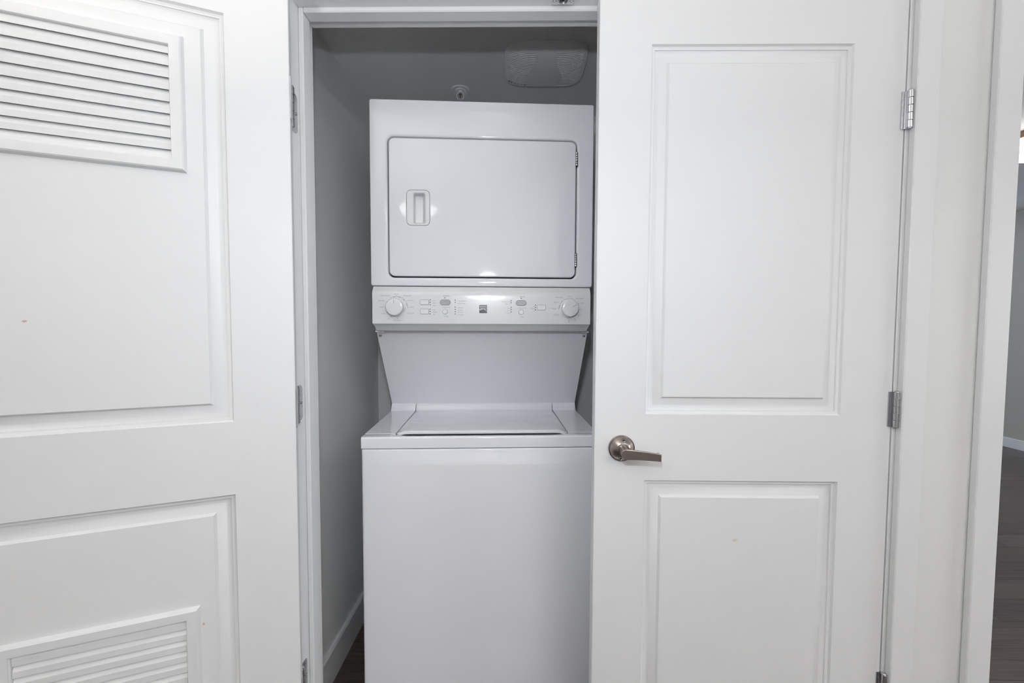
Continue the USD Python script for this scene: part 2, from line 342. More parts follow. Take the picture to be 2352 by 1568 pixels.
def vent(door, z0, z1, x0, x1, first):
    """Louvered vent of ten slats in a bevelled frame; z0..z1, x0..x1 outer size; first: z of the first dark line."""
    fb = FD
    prof = [(0.0, fb), (0.0035, fb - 0.0075), (0.006, fb - 0.0095), (0.0215, fb - 0.0095), (0.0235, fb - 0.0088), (0.025, fb - 0.006), (0.025, fb + 0.010), (0.022, fb + 0.010)]
    v = obj("louver_vent", ring(x0, x1, z0, z1, prof), "trim", door, 25, label="white louvered vent grille screwed to the door panel")
    ix0, ix1, iz0, iz1 = x0 + 0.0255, x1 - 0.0255, z0 + 0.025, z1 - 0.025
    pitch, yf, yb = 0.02395, fb - 0.0030, fb + 0.0050
    k = 0
    while True:
        zb = first + pitch - k * pitch            # bottom lip of this slat
        pts = [(yf, zb), (yf, zb + 0.0120), (yb, zb + 0.0285), (yb, zb + 0.0265), (yf + 0.0013, zb + 0.0113), (yf + 0.0013, zb)]
        pts = [(y, z) for y, z in pts]
        if zb < iz0 - 0.022: break
        import shapely
        pg = shapely.Polygon(pts).intersection(shapely.box(-1, iz0, 1, iz1))
        if not pg.is_empty and pg.geom_type == "Polygon" and pg.area > 1e-6:
            obj("slat", prism_x(np.array(pg.exterior.coords)[:-1], ix0, ix1), "trim", v, 20)
        k += 1
    obj("backing_plate", box(x0 + 0.005, x1 - 0.005, fb + 0.020, DT - FD - 0.004, z0 + 0.005, z1 - 0.005), "trim", v, False)


# ---- left door, swung wide open
TH = 0.39035
hx, hy = -0.0190, -0.0600
d1 = thing("door_1", "white two panel door with two louvered vents swung wide open at the left", "door", (hx - DW * math.cos(TH), hy - DW * math.sin(TH), 0), TH, kind="structure")
M["door_left"] = door_paint("door_paint_left", WHITE, [((-0.438, -0.235, 1.2640), (0.35, 0.35, 1.0), 0.0022, (0.55, 0.16, 0.13)), ((-0.193, -0.13, 0.604), (1, 1, 0.7), 0.0022, (0.55, 0.36, 0.15)),
                                                    ((-0.1352, -0.1082, 0.740), (1.4, 1.0, 0.40), 0.0014, (0.55, 0.25, 0.2))])
M["door_right"] = door_paint("door_paint_right", WHITE, [((1.025, 0.0, 0.736), (0.55, 0.2, 1.0), 0.0035, (0.62, 0.60, 0.42))])
obj("stiles_and_rails", door_leaf(), "door_left", d1)
VX0, VX1 = 0.1925, DW - 0.1925
VZ = [(1.5725, 1.8475, 1.8077), (0.3725, 0.6475, 0.6030)]
for (z0, z1), (v0, v1, _) in zip(PANELS, VZ):
    obj("panel", door_panel(z0, z1, (VX0 + 0.012, VX1 - 0.012, v0 + 0.012, v1 - 0.012)), "door_left", d1, 22)
for v0, v1, first in VZ: vent(d1, v0, v1, VX0, VX1, first)

# ---- right door, closed
BETA = 0.00211
ox, oy = XR - 0.003 - DW * math.cos(BETA), -DW * math.sin(BETA)
d2 = thing("door_2", "closed white two panel door with a nickel lever handle, right of the washer", "door", (ox, oy, 0), BETA, kind="structure")
obj("stiles_and_rails", door_leaf(), "door_right", d2)
for z0, z1 in PANELS: obj("panel", door_panel(z0, z1), "door_right", d2, 22)

# ---- hinges (in world axes, then into the door's frame)
def to_local(mesh, loc, rz):
    m = mesh.copy(); v = m.vertices - np.array(loc); c, s = math.cos(-rz), math.sin(-rz)
    m.vertices = np.stack([v[:, 0] * c - v[:, 1] * s, v[:, 0] * s + v[:, 1] * c, v[:, 2]], 1); return m
L1 = ((hx - DW * math.cos(TH), hy - DW * math.sin(TH), 0), TH)
L2 = ((ox, oy, 0), BETA)
def knuckles(x, y, z0, z1, r=0.0062):
    out, h = [], (z1 - z0) / 5
    for k in range(5):
        c = trimesh.creation.cylinder(radius=r, height=h - 0.0016, sections=24); c.apply_translation((x, y, z0 + h * (k + 0.5))); out.append(c)
    return out
def leaf_jamb(xf, sgn, y0, y1, z0, z1):
    """Round cornered leaf lying on a jamb face x = xf; sgn: the way the leaf faces."""
    lo = rrect(y0, y1, z0, z1, 0.011, 0.0)
    def at(x, i):
        l = rrect(y0 + i, y1 - i, z0 + i, z1 - i, 0.011 - i, 0.0); return np.stack([np.full(len(l), x), l[:, 0], l[:, 2]], 1)
    m = loft([at(xf, 0), at(xf + sgn * 0.0012, 0), at(xf + sgn * 0.0017, 0.0005)], cap1=True)
    if sgn < 0: m.invert()
    return m
KX, KY = XL + 0.0085, -0.0105
HZS = [(1.7215, 1.8145), (1.0200, 1.1080), (0.3150, 0.4030)]
for z0, z1 in HZS:
    # on the left door: the jamb leaf shows
    h = obj("hinge", to_local(cat_([leaf_jamb(XL, 1, -0.006, 0.0285, z0, z1), box(XL, KX, KY + 0.002, KY + 0.0045, z0 + 0.001, z1 - 0.001)]), *L1), "chrome", d1, 40, label="steel butt hinge with rounded leaf")
    for kn in knuckles(KX, KY, z0, z1): obj("knuckle", to_local(kn, *L1), "chrome", h, 40)
    obj("pin", to_local(cyl((KX, KY, z0 - 0.0015), (KX, KY, z1 + 0.003), 0.0042), *L1), "chrome", h, 40)
    for zz, yy in ((z0 + 0.014, 0.011), ((z0 + z1) / 2, 0.021), (z1 - 0.014, 0.011)):
        s = lathe_z((0, 0, 0), [(0.0042, 0.0), (0.0036, 0.0012), (0.0012, 0.0012), (0.0008, 0.0004)], 16)
        v = s.vertices.copy(); s.vertices = np.stack([XL + 0.0016 + v[:, 2], yy + v[:, 0], zz + v[:, 1]], 1)
        obj("screw", to_local(s, *L1), "steel_dark", h, 40)
    # the leaf on the door's edge, folded away
    obj("door_leaf", box(DW - 0.0012, DW + 0.0016, 0.004, 0.032, z0, z1), "chrome", h, False)
KX2, KY2 = XR + 0.001, -0.0078
for z0, z1 in [(1.7185, 1.8035), (1.0200, 1.1040), (0.3250, 0.4085)]:
    h = obj("hinge", to_local(cat_([box(XR - 0.0045, XR - 0.0015, -0.0095, 0.030, z0, z1), box(XR - 0.0130, KX2, -0.0022, -0.0003, z0, z1)]), *L2), "chrome", d2, False, label="steel butt hinge barrel at the door edge")
    for kn in knuckles(KX2, KY2, z0, z1, 0.0066): obj("knuckle", to_local(kn, *L2), "chrome", h, 40)
    cap = trimesh.creation.icosphere(subdivisions=2, radius=0.0052); cap.vertices[:, 2] *= 0.7; cap.apply_translation((KX2, KY2, z1))
    obj("pin", to_local(cat_([cap, cyl((KX2, KY2, z0 - 0.001), (KX2, KY2, z1), 0.0045)]), *L2), "chrome", h, 40)

# ---- lever handle of the right door, in the door's frame
HC = np.array([0.7440 - ox, 0.0, 0.9627])
ro = obj("handle_rosette", lathe_y(HC, [(0.0318, 0.0), (0.0318, -0.0035), (0.0312, -0.0050), (0.0300, -0.0052), (0.0292, -0.0045), (0.0285, -0.0062), (0.0240, -0.0115), (0.0190, -0.0158), (0.0160, -0.0178), (0.0148, -0.0180), (0.0140, -0.0172), (0.0110, -0.0180)], 56), "nickel", d2, 35, label="round aged nickel rosette of the lever handle")
obj("neck", lathe_y(HC, [(0.0112, -0.017), (0.0112, -0.040), (0.0105, -0.048), (0.009, -0.052)], 40), "nickel", ro, 35)
for dx, dz in ((0.0020, 0.0222), (-0.0050, -0.0222)):
    sw = obj("screw", lathe_y(HC + np.array([dx, 0, dz]), [(0.0042, -0.010), (0.0040, -0.0146), (0.0032, -0.0154), (0.0024, -0.0150), (0.0022, -0.0120)], 20), "nickel", ro, 35)
    obj("screw_hole", lathe_y(HC + np.array([dx, 0, dz]), [(0.0023, -0.0149), (0.0010, -0.0149)], 16), "dark", ro, False)
def lever_mesh():
    n, out = 26, []
    for k in range(n + 1):
        t = k / n
        x = -0.0125 + 0.0895 * t
        xm = x + 0.0125
        half = 0.0120 * (math.sqrt(max(0.0, 1 - (1 - xm / 0.0120) ** 2)) if xm < 0.0120 else 1.0)
        half = max(half, 0.0012) * (1 - 0.30 * max(0.0, (t - 0.14) / 0.86))
        zc = -0.0058 * t
        yo = -0.0455 - 0.008 * t + 0.004 * math.sin(math.pi * t)
        th = 0.0075 - 0.002 * t
        sec = []
        for yy, zz in ((0, -1), (0, -0.5), (0, 0.5), (0, 1), (-0.84, 1.0), (-0.95, 0.965), (-1, 0.90), (-1, 0.3), (-1, -0.3), (-1, -0.90), (-0.95, -0.965), (-0.84, -1.0)):
            sec.append((HC[0] + x, yo + yy * th, HC[2] + zc + zz * half))
        out.append(np.array(sec))
    m = loft(out, cap0=True, cap1=True)
    e = HC + np.array([0.0770, 0, -0.0058])
    ret = cbox(e[0] - 0.0035, e[0] + 0.0008, -0.052, -0.037, e[2] - 0.0076, e[2] + 0.0076, 0.0012)   # the short return at the tip
    return cat_([m, ret])
lm = lever_mesh(); trimesh.repair.fix_normals(lm)
obj("lever", lm, "nickel", ro, 24)

# ================================================================== STACKED WASHER AND DRYER
AX, AY, AG = 0.04004, 0.27365, 0.06012
W = 0.686
wd = thing("washer_dryer", "white stacked washer and dryer unit with a control panel between, inside the closet", "washer dryer", (AX, AY, 0), AG)
ZD0, ZD1 = 1.3772, 1.9377
DX0, DX1, DDZ0, DDZ1, DR = 0.0557, 0.6320, 1.4057, 1.8252, 0.017
BACK = 0.60
def rr(i, y, r): return rrect(0 + i, W - i, ZD0 + i, ZD1 - i, r, y)
def dd(o, y, r): return rrect(DX0 - o, DX1 + o, DDZ0 - o, DDZ1 + o, r, y)
cab = loft([rr(0.002, BACK, 0.006), rr(0, BACK - 0.002, 0.008), rr(0, 0.006, 0.006), rr(0.0006, 0.0032, 0.006), rr(0.0018, 0.0012, 0.006), rr(0.0042, 0.0, 0.005),
            dd(0.012, 0.0, DR + 0.012), dd(0.0075, 0.0006, DR + 0.0075), dd(0.0044, 0.0022, DR + 0.004), dd(0.0026, 0.0052, DR + 0.002), dd(0.0024, 0.029, DR + 0.002)], cap0=True)
obj("dryer_cabinet", cab, "enamel", wd, 40)
obj("door_gasket", loft([dd(0.0030, 0.0285, DR), dd(-0.012, 0.0285, DR)], cap1=True), "dark", wd, False)
HX_0, HX_1, HZ_0, HZ_1, HR = 0.1105, 0.1804, 1.5614, 1.6679, 0.0135
def hd(o, y): return rrect(HX_0 - o, HX_1 + o, HZ_0 - o, HZ_1 + o, HR + o, y)
drd = obj("dryer_door", loft([dd(-0.002, 0.0260, DR), dd(-0.0010, 0.0052, DR), dd(-0.0015, 0.0022, DR), dd(-0.0030, 0.0004, DR - 0.002), dd(-0.0055, -0.0002, DR - 0.004),
                              hd(0.003, -0.0002), hd(0.0012, 0.0002), hd(0.0006, 0.0014), hd(0.0006, 0.006)]), "enamel", wd, 40)
px0, px1, pz0, pz1 = 0.1320, 0.1672, 1.5670, 1.6590
pull = loft([hd(0.0004, 0.005), hd(-0.0002, 0.0006), hd(-0.0014, -0.0006),
             rrect(px0 - 0.003, px1 + 0.002, pz0 - 0.001, pz1 + 0.002, 0.007, -0.0006), rrect(px0, px1, pz0, pz1, 0.006, 0.0006), rrect(px0 + 0.0006, px1 - 0.003, pz0 + 0.002, pz1 - 0.001, 0.005, 0.004),
             rrect(px0 + 0.0012, px1 - 0.011, pz0 + 0.008, pz1 - 0.002, 0.004, 0.024)], cap1=True)
obj("door_pull", pull, "plastic", drd, 35)
for z0, z1 in ((1.7500, 1.7920), (1.4410, 1.4815)):
    hh, n = (z1 - z0), 6
    h = obj("door_hinge", cat_([box(0.6283, 0.6362, 0.0005, 0.012, z0 - 0.001, z1 + 0.001)]), "dark", drd, False)
    for k in range(n):
        c = trimesh.creation.cylinder(radius=0.0032, height=hh / n - 0.0020, sections=16); c.apply_translation((0.6325, -0.0008, z0 + hh * (k + 0.5) / n)); obj("knuckle", c, "chrome", h, 40)

# ---- control panel: a swept profile with tapered ends
PB = -0.0125
prof = [(0.055, 1.2385), (0.030, 1.2385), (0.021, 1.2390), (0.017, 1.2410), (0.004, 1.2520), (-0.006, 1.2585), (-0.0105, 1.2600), (-0.0122, 1.2612), (PB, 1.2635), (PB, 1.3000), (PB, 1.3340), (-0.0123, 1.3440), (-0.0118, 1.3515),
        (-0.0108, 1.3570), (-0.0092, 1.3605), (-0.0040, 1.3676), (0.0005, 1.3724), (0.0030, 1.3748), (0.0060, 1.3758), (0.055, 1.3762)]
def ends(z):
    e = 0.0068
    if z < 1.2615: e += (1.2615 - z) / 0.0225 * 0.0052
    return e
pa = np.array(prof); loops = []
for s, ins in ((0, 0.0022), (0, 0.0), (1, 0.0), (1, 0.0022)):
    L = []
    for b, z in prof:
        e = ends(z); cx = (0.02, 1.31)
        d = np.array([cx[0] - b, cx[1] - z]); d = d / max(np.linalg.norm(d), 1e-6) * ins
        a_ = (e if s == 0 else W - e - 0.0002) + (0.0012 if ins == 0 else 0.0) * (1 if s == 0 else -1)
        L.append((a_, b + d[0], z + d[1]))
    loops.append(np.array(L))
cp = loft(loops, cap0=True, cap1=True); trimesh.repair.fix_normals(cp)
panel = obj("control_panel", cp, "plastic", wd, 30)
PF = PB - 0.0002
zx1 = lambda zx: zx * 0.000159 - 0.0118
zx2 = lambda zx: 0.3356 + zx * 0.000159
zy = lambda y: 1.3704 - y * 0.0001573
def text(s, a, z, h=0.0030, align="c", bold=False):
    m = meshkit.text_mesh(s, h, 0.0002, bold)
    v = m.vertices.copy(); w = v[:, 0].max() - v[:, 0].min()
    o = {"c": a - w / 2, "l": a, "r": a - w}[align] - v[:, 0].min()
    m.vertices = np.stack([v[:, 0] + o, PF - v[:, 2], v[:, 1] + z - h / 2], 1)
    return m
ls = []
for s, c, y, al in (("Normal", 580, 118, "c"), ("Bulky / Bedding", 455, 152, "r"), ("Workout Wear", 712, 150, "l"), ("Heavy Duty", 355, 247, "r"), ("Delicates", 802, 243, "l"), ("Cottons", 338, 375, "r"),
                    ("Express", 832, 372, "l"), ("Casual", 362, 498, "r"), ("Soak", 437, 600, "c"), ("Rinse & Spin", 592, 630, "c"), ("Temp", 1135, 293, "c"), ("Water", 1135, 457, "c"), ("Level", 1135, 488, "c"),
                    ("Hot", 1270, 245, "l"), ("Warm", 1270, 293, "l"), ("Cold", 1270, 337, "l"), ("High", 1270, 425, "l"), ("Medium", 1270, 468, "l"), ("Low", 1270, 512, "l"),
                    ("Load Imbalance", 1755, 248, "l"), ("Balance Load", 1755, 294, "l"), ("Washing", 1755, 383, "l"), ("Rinsing", 1755, 427, "l"), ("Spinning", 1755, 470, "l"), ("Complete", 1755, 515, "l")):
    ls.append(text(s, zx1(c), zy(y), 0.0026, al))
for s, c, y, al in (("Normal", 1742, 143, "c"), ("Workout Wear", 1615, 165, "r"), ("Bulky / Bedding", 1864, 182, "l"), ("Delicates", 1525, 262, "r"), ("Air Dry", 1955, 277, "l"), ("Express", 1485, 387, "r"), ("90", 1995, 400, "c"), ("60", 1950, 522, "c"),
                    ("40", 1855, 615, "c"), ("20", 1727, 650, "c"), ("Clean Lint Screen", 598, 255, "r"), ("Check Vent", 598, 298, "r"), ("Drying", 598, 388, "r"), ("Cooling", 598, 432, "r"), ("Complete", 598, 475, "r"),
                    ("High", 1070, 345, "r"), ("Medium", 1070, 388, "r"), ("Low", 1070, 432, "r"), ("Temp", 1205, 395, "c")):
    ls.append(text(s, zx2(c), zy(y), 0.0026, al))
obj("lettering", cat_(ls), "ink_soft", panel, False, kind="stuff")
obj("heading_lettering", cat_([text("WASHER", zx1(1532), zy(152), 0.0034), text("START/PAUSE", zx1(1532), zy(377), 0.0026), text("CANCEL", zx1(1532), zy(553), 0.0026), text("CYCLES", zx1(848), zy(495), 0.0034),
                               text("DRYER", zx2(813), zy(160), 0.0034), text("START/PAUSE", zx2(813), zy(383), 0.0026), text("CANCEL", zx2(813), zy(555), 0.0026), text("CYCLES", zx2(1480), zy(510), 0.0034)]), "ink_soft", panel, False, kind="stuff")
def arc(c, r0, r1, a0, a1):
    n = max(3, int(abs(a1 - a0) / 4)); v, f = [], []
    for k in range(n + 1):
        t = math.radians(a0 + (a1 - a0) * k / n)
        v += [(c[0] + r * math.sin(t), PF - 0.0001, c[1] + r * math.cos(t)) for r in (r0, r1)]
        if k: f += [(2 * k - 2, 2 * k - 1, 2 * k + 1), (2 * k - 2, 2 * k + 1, 2 * k)]
    return T(v, f)
def tick(c, ang, r0=0.0318, r1=0.0355, w=0.0009):
    t = math.radians(ang); d = np.array([math.sin(t), math.cos(t)]); e = np.array([d[1], -d[0]]) * w / 2
    q = [(c[0] + d[0] * r + s * e[0], PF - 0.00015, c[1] + d[1] * r + s * e[1]) for r, s in ((r0, -1), (r0, 1), (r1, 1), (r1, -1))]
    return T(q, [(0, 1, 2), (0, 2, 3)])
C1 = (zx1(583), zy(378)); C2 = (zx2(1738), zy(398))
TK1 = [0, 31, 59, 90, 177, 210, 239, 270, 300, 329]; TK2 = [0, 29, 58, 90, 122, 150, 182, 272, 301, 331]
obj("dial_ticks", cat_([tick(C1, a_) for a_ in TK1] + [tick(C2, a_) for a_ in TK2]), "ink", panel, False, kind="stuff")
A1 = [(-22, -6), (6, 25), (37, 53), (65, 84)]
A2 = [(-84, -65), (-53, -36), (-24, -6), (6, 24)]
obj("dial_arcs", cat_([arc(C1, 0.0305, 0.0340, *q) for q in A1] + [arc(C2, 0.0305, 0.0340, *q) for q in A2]), "arc", panel, False, kind="stuff")
for cx_, cz_, ang in ((0.0775, 1.3113, -3.0), (0.6118, 1.3105, 60.0)):
    kn = obj("dial_knob", lathe_y((cx_, PB, cz_), [(0.0296, 0.0), (0.0296, -0.0030), (0.0286, -0.0042), (0.0272, -0.0044), (0.0266, -0.0060), (0.0258, -0.0165), (0.0250, -0.0190), (0.0232, -0.0203), (0.0180, -0.0207), (0.0090, -0.0207)], 56), "plastic", wd, 35, label="round white cycle dial")
    t = math.radians(ang); d = np.array([math.sin(t), math.cos(t)]); e = np.array([d[1], -d[0]]) * 0.0007
    q = [(cx_ + d[0] * r + s * e[0], PB - 0.0209, cz_ + d[1] * r + s * e[1]) for r, s in ((0.0095, -1), (0.0095, 1), (0.0208, 1), (0.0208, -1))]
    obj("pointer", T(q, [(0, 1, 2), (0, 2, 3)]), "ink_soft", kn, False)
def button(x0, x1, z0, z1, r, h=0.0022):
    return loft([rrect(x0, x1, z0, z1, r, PB + 0.001), rrect(x0, x1, z0, z1, r, PB - h + 0.0008), rrect(x0 + 0.0003, x1 - 0.0003, z0 + 0.0003, z1 - 0.0003, r - 0.0003, PB - h + 0.0002), rrect(x0 + 0.0010, x1 - 0.0010, z0 + 0.0010, z1 - 0.0010, r - 0.0010, PB - h),
                 rrect(x0 + 0.0024, x1 - 0.0024, z0 + 0.0024, z1 - 0.0024, max(r - 0.002, 0.0004), PB - h + 0.0003)], cap1=True)
def well(x0, x1, z0, z1, r): return loft([rrect(x0 - 0.0008, x1 + 0.0008, z0 - 0.0008, z1 + 0.0008, r + 0.0008, PB - 0.00015), rrect(x0, x1, z0, z1, r, PB - 0.00015)])
BT = [(0.1523, 0.1777, 1.3195, 1.3342, 0.0022, "button"), (0.1527, 0.1779, 1.2912, 1.3060, 0.0022, "button"), (0.5117, 0.5375, 1.3050, 1.3202, 0.0022, "button"),
      (0.2126, 0.2438, 1.3188, 1.3345, 0.0078, "gray_button"), (0.4460, 0.4771, 1.3188, 1.3345, 0.0078, "gray_button"), (0.2205, 0.2351, 1.2912, 1.3058, 0.00729, "button"), (0.4544, 0.4690, 1.2910, 1.3056, 0.00729, "button")]
for x0, x1, z0, z1, r, m in BT: obj("push_button", button(x0, x1, z0, z1, r), m, panel, 30, label="gray oval start button" if m == "gray_button" else None)
obj("button_outlines", cat_([well(*b[:5]) for b in BT]), "outline", panel, False, kind="stuff")
LED = [(0.1821, z) for z in (1.3338, 1.3266, 1.3195, 1.3055, 1.2986, 1.2916)] + [(0.2587, z) for z in (1.3337, 1.3267, 1.3127, 1.3057, 1.2987, 1.2917)] + [(0.2275, 1.3404), (0.4615, 1.3407)] + \
      [(0.4305, z) for z in (1.3338, 1.3268, 1.3130, 1.3058, 1.2985)] + [(0.5062, z) for z in (1.3201, 1.3129, 1.3057)]
for a_, z in LED: obj("indicator_light", lathe_y((a_, PB, z), [(0.0014, 0.0005), (0.0014, -0.0003), (0.0010, -0.0005)], 12), "badge", panel, False)
bx0, bx1, bz0, bz1 = 0.3325, 0.3560, 1.2948, 1.3192
bd = obj("badge", loft([rrect(bx0, bx1, bz0, bz1, 0.0012, PB + 0.0005), rrect(bx0, bx1, bz0, bz1, 0.0012, PB - 0.0009), rrect(bx0 + 0.0004, bx1 - 0.0004, bz0 + 0.0004, bz1 - 0.0004, 0.0008, PB - 0.0012)], cap1=True), "badge", wd, 30, label="small square black emblem with white lettering and curved stripes")
km = meshkit.text_mesh("Kenmore", 0.0036, 0.0003, True); kv = km.vertices.copy(); kw = kv[:, 0].max() - kv[:, 0].min(); sc = 0.0205 / kw
km.vertices = np.stack([bx0 + 0.0015 + (kv[:, 0] - kv[:, 0].min()) * sc, PB - 0.0012 - kv[:, 2], 1.3122 + kv[:, 1]], 1)
def swoosh(f0, f1, x0, x1, n=24):
    v, f = [], []
    for k in range(n + 1):
        x = x0 + (x1 - x0) * k / n; t = k / n
        v += [(x, PB - 0.0014, f0(t)), (x, PB - 0.0014, f1(t))]
        if k: f += [(2 * k - 2, 2 * k, 2 * k + 1), (2 * k - 2, 2 * k + 1, 2 * k - 1)]
    return T(v, f)
s1 = swoosh(lambda t: 1.3020 + 0.0060 * math.sin(math.pi * min(1, t * 0.62 + 0.02)) - 0.0006 * t, lambda t: 1.3032 + 0.0064 * math.sin(math.pi * min(1, t * 0.62 + 0.02)) - 0.0012 * t + 0.0012 * t * (1 - t), bx0 + 0.0004, bx1 - 0.0004)
s2 = swoosh(lambda t: 1.3060 - 0.0005 + 0.0030 * math.sin(math.pi * t) - 0.0056 * t * t, lambda t: 1.3060 + 0.0005 + 0.0036 * math.sin(math.pi * t) - 0.0054 * t * t, bx0 + 0.0004, bx1 - 0.0004)
obj("emblem_mark", cat_([km, s1, s2]), "badge_white", bd, False)

# ---- sloping back panel under the console
bs = prism_x([(0.0625, 1.2395), (0.0625, 1.2330), (0.2590, 0.9640), (0.2625, 0.9600), (BACK, 0.9600), (BACK, ZD0 + 0.002), (0.05, ZD0 + 0.002), (0.05, 1.2395)], 0.0, W)
bp = obj("back_panel", bs, "enamel", wd, 20)
for a_ in (0.0095, W - 0.0095):
    s = lathe_y((0, 0, 0), [(0.0048, 0.001), (0.0045, -0.0015), (0.003, -0.0026), (0.001, -0.0028)], 20)
    rx = math.radians(-36); v = s.vertices.copy()
    s.vertices = np.stack([a_ + v[:, 0], 0.0700 + v[:, 1] * math.cos(rx) - v[:, 2] * math.sin(rx), 1.2225 + v[:, 1] * math.sin(rx) + v[:, 2] * math.cos(rx)], 1)
    obj("screw", s, "steel_dark", bp, 40)
for a0_, a1_ in ((0.0, 0.028), (W - 0.028, W)): obj("bracket_tab", cbox(a0_ + 0.002, a1_, 0.040, 0.064, 1.2335, 1.2388, 0.0006), "plastic", bp, False)

# ---- washer: top deck with lid, front panel, cabinet
FB, ZT, ZS = -0.1115, 0.9379, 0.9050
def deck_z(b):
    """Height of deck and lid at depth b: flat, then a concave rise to the back panel."""
    b = np.asarray(b, float); t = np.clip((b - 0.236) / (0.2600 - 0.236), 0, 1)
    return ZT + 0.0265 * (1 - np.sqrt(np.maximum(0, 1 - t ** 2)) * 1.0) * 0.35 + 0.0265 * 0.65 * smoothstep((t - 0.25) / 0.6) ** 1
def wing(a0, a1, b0):
    bs_ = np.concatenate([np.linspace(b0, 0.23, 4), np.linspace(0.236, 0.2600, 14)])
    top = [(b, float(deck_z(b))) for b in bs_]
    poly = [(b0, ZS + 0.004), (0.2600, ZS + 0.004)] + top[::-1]
    return prism_x(poly, a0, a1)
fbs = [(FB, ZS), (FB, ZT - 0.006), (FB + 0.0010, ZT - 0.0028), (FB + 0.0030, ZT - 0.0006), (FB + 0.0060, ZT)]
strip_side = [(FB, ZS)] + [(-0.0880, ZS)] + [(-0.0880, ZT)] + fbs[:0:-1]
LX0, LX1, LB0 = 0.0898, 0.5988, -0.0815
def scoop_strip():
    """Front strip of the deck with a finger scoop under the lid's front edge."""
    n, loops = 60, []
    for k in range(n + 1):
        a_ = W * k / n
        s = float(smoothstep((a_ - 0.105) / 0.03) * smoothstep((0.583 - a_) / 0.03))
        inl = LX0 - 0.002 < a_ < LX1 + 0.002
        sec = [(a_, FB, ZS), (a_, FB, ZT - 0.006), (a_, FB + 0.0010, ZT - 0.0028), (a_, FB + 0.0030, ZT - 0.0006), (a_, FB + 0.0060, ZT), (a_, -0.0965, ZT - 0.0005 * s), (a_, -0.0905, ZT - 0.0085 * s), (a_, -0.0810, ZT - 0.0160 * s - (0.004 if inl and s < 1 else 0) * (1 - s)),
               (a_, -0.0720, ZT - 0.0170), (a_, -0.0720, ZS)]
        loops.append(np.array(sec))
    m = loft(loops, cap0=True, cap1=True); trimesh.repair.fix_normals(m); return m
deck = obj("washer_top", cat_([scoop_strip(), wing(0.0, LX0 - 0.0016, -0.0725), wing(LX1 + 0.0016, W, -0.0725), box(LX0 - 0.003, LX1 + 0.003, -0.073, 0.26, ZS + 0.004, ZT - 0.016)]), "enamel", wd, 35)
def lid_mesh():
    wl = LX1 - LX0
    aa = np.unique(np.concatenate([[0, 0.0015, 0.004, 0.008, 0.013, 0.019], np.linspace(0.025, wl - 0.025, 30), wl - np.array([0.019, 0.013, 0.008, 0.004, 0.0015, 0])]))
    bb = np.concatenate([[0, 0.0015, 0.004, 0.008], np.linspace(0.02, 0.30, 10), 0.236 - LB0 + np.linspace(0, 0.0235, 14)])
    R = 0.020; rows = []
    for b in bb:
        row = []
        for a_ in aa:
            d = min(a_, wl - a_)
            off = R - math.sqrt(max(0.0, R * R - (R - d) ** 2)) if d < R else 0.0
            bfull = bb[-1]
            B = LB0 + off + (bfull - off) * (b / bfull) if b < 0.236 - LB0 else LB0 + b
            edge = min(B - (LB0 + off), d)
            crown = 0.0010 * (1 - math.exp(-min(edge, 0.05) / 0.006))
            roll = -0.0022 * (1 - min(1.0, edge / 0.005)) ** 2
            lift = 0.0075 * (1 - float(smoothstep((B - LB0) / 0.16))) * float(smoothstep(d / 0.030))
            row.append((LX0 + a_, B, float(deck_z(B)) + crown + roll + lift + 0.0004))
        rows.append(row)
    v = np.array(rows); nb_, na_ = v.shape[:2]; V = v.reshape(-1, 3).tolist(); F = []
    for i in range(nb_ - 1):
        for j in range(na_ - 1):
            q = i * na_ + j; F += [(q, q + 1, q + na_ + 1), (q, q + na_ + 1, q + na_)]
    # skirt
    rim = [j for j in range(na_)] + [i * na_ + na_ - 1 for i in range(1, nb_)] + [(nb_ - 1) * na_ + j for j in range(na_ - 2, -1, -1)] + [i * na_ for i in range(nb_ - 2, 0, -1)]
    base = len(V)
    for q in rim: V.append((V[q][0], V[q][1] + (0.0015 if V[q][1] < LB0 + 0.004 else 0.0), V[q][2] - 0.0062))
    for k in range(len(rim)):
        a_, b = rim[k], rim[(k + 1) % len(rim)]; c_, d_ = base + k, base + (k + 1) % len(rim)
        F += [(a_, c_, d_), (a_, d_, b)]
    return T(V, F)
obj("washer_lid", lid_mesh(), "enamel", wd, 35, label="flat white top loading lid")
def front_panel():
    zs = np.concatenate([[0.9022, 0.9020, 0.9010, 0.8992], np.linspace(0.895, 0.855, 12), np.linspace(0.84, 0.10, 14), [0.095]])
    aa = np.concatenate([[0.0, 0.0008, 0.0025, 0.006], np.linspace(0.015, W - 0.015, 25), [W - 0.006, W - 0.0025, W - 0.0008, W]])
    rows = []
    for k, z in enumerate(zs):
        row = []
        for a_ in aa:
            u = (a_ / W) * 2 - 1
            bow = 0.0095 * (1 - u * u) * float(smoothstep((0.903 - z) / 0.050))
            top = {0: 0.010, 1: 0.0035, 2: 0.0015, 3: 0.0003}.get(k, 0.0)
            e = min(a_, W - a_); ed = 0.006 * (1 - min(1, e / 0.006)) ** 2
            row.append((a_, FB + 0.0008 - bow + top + ed, z))
        rows.append(row)
    v = np.array(rows); n0, n1 = v.shape[:2]; F = []
    for i in range(n0 - 1):
        for j in range(n1 - 1):
            q = i * n1 + j; F += [(q, q + n1, q + n1 + 1), (q, q + n1 + 1, q + 1)]
    return T(v.reshape(-1, 3), F)
obj("washer_front", front_panel(), "enamel", wd, 35)
obj("washer_cabinet", cat_([cbox(0.0006, W - 0.0006, FB + 0.0075, BACK, 0.09, 0.9035, 0.002), box(0.01, W - 0.01, FB + 0.05, BACK - 0.01, 0.03, 0.09), box(0.0, W, 0.2605, BACK, 0.9035, 0.962)]), "enamel", wd, 30)
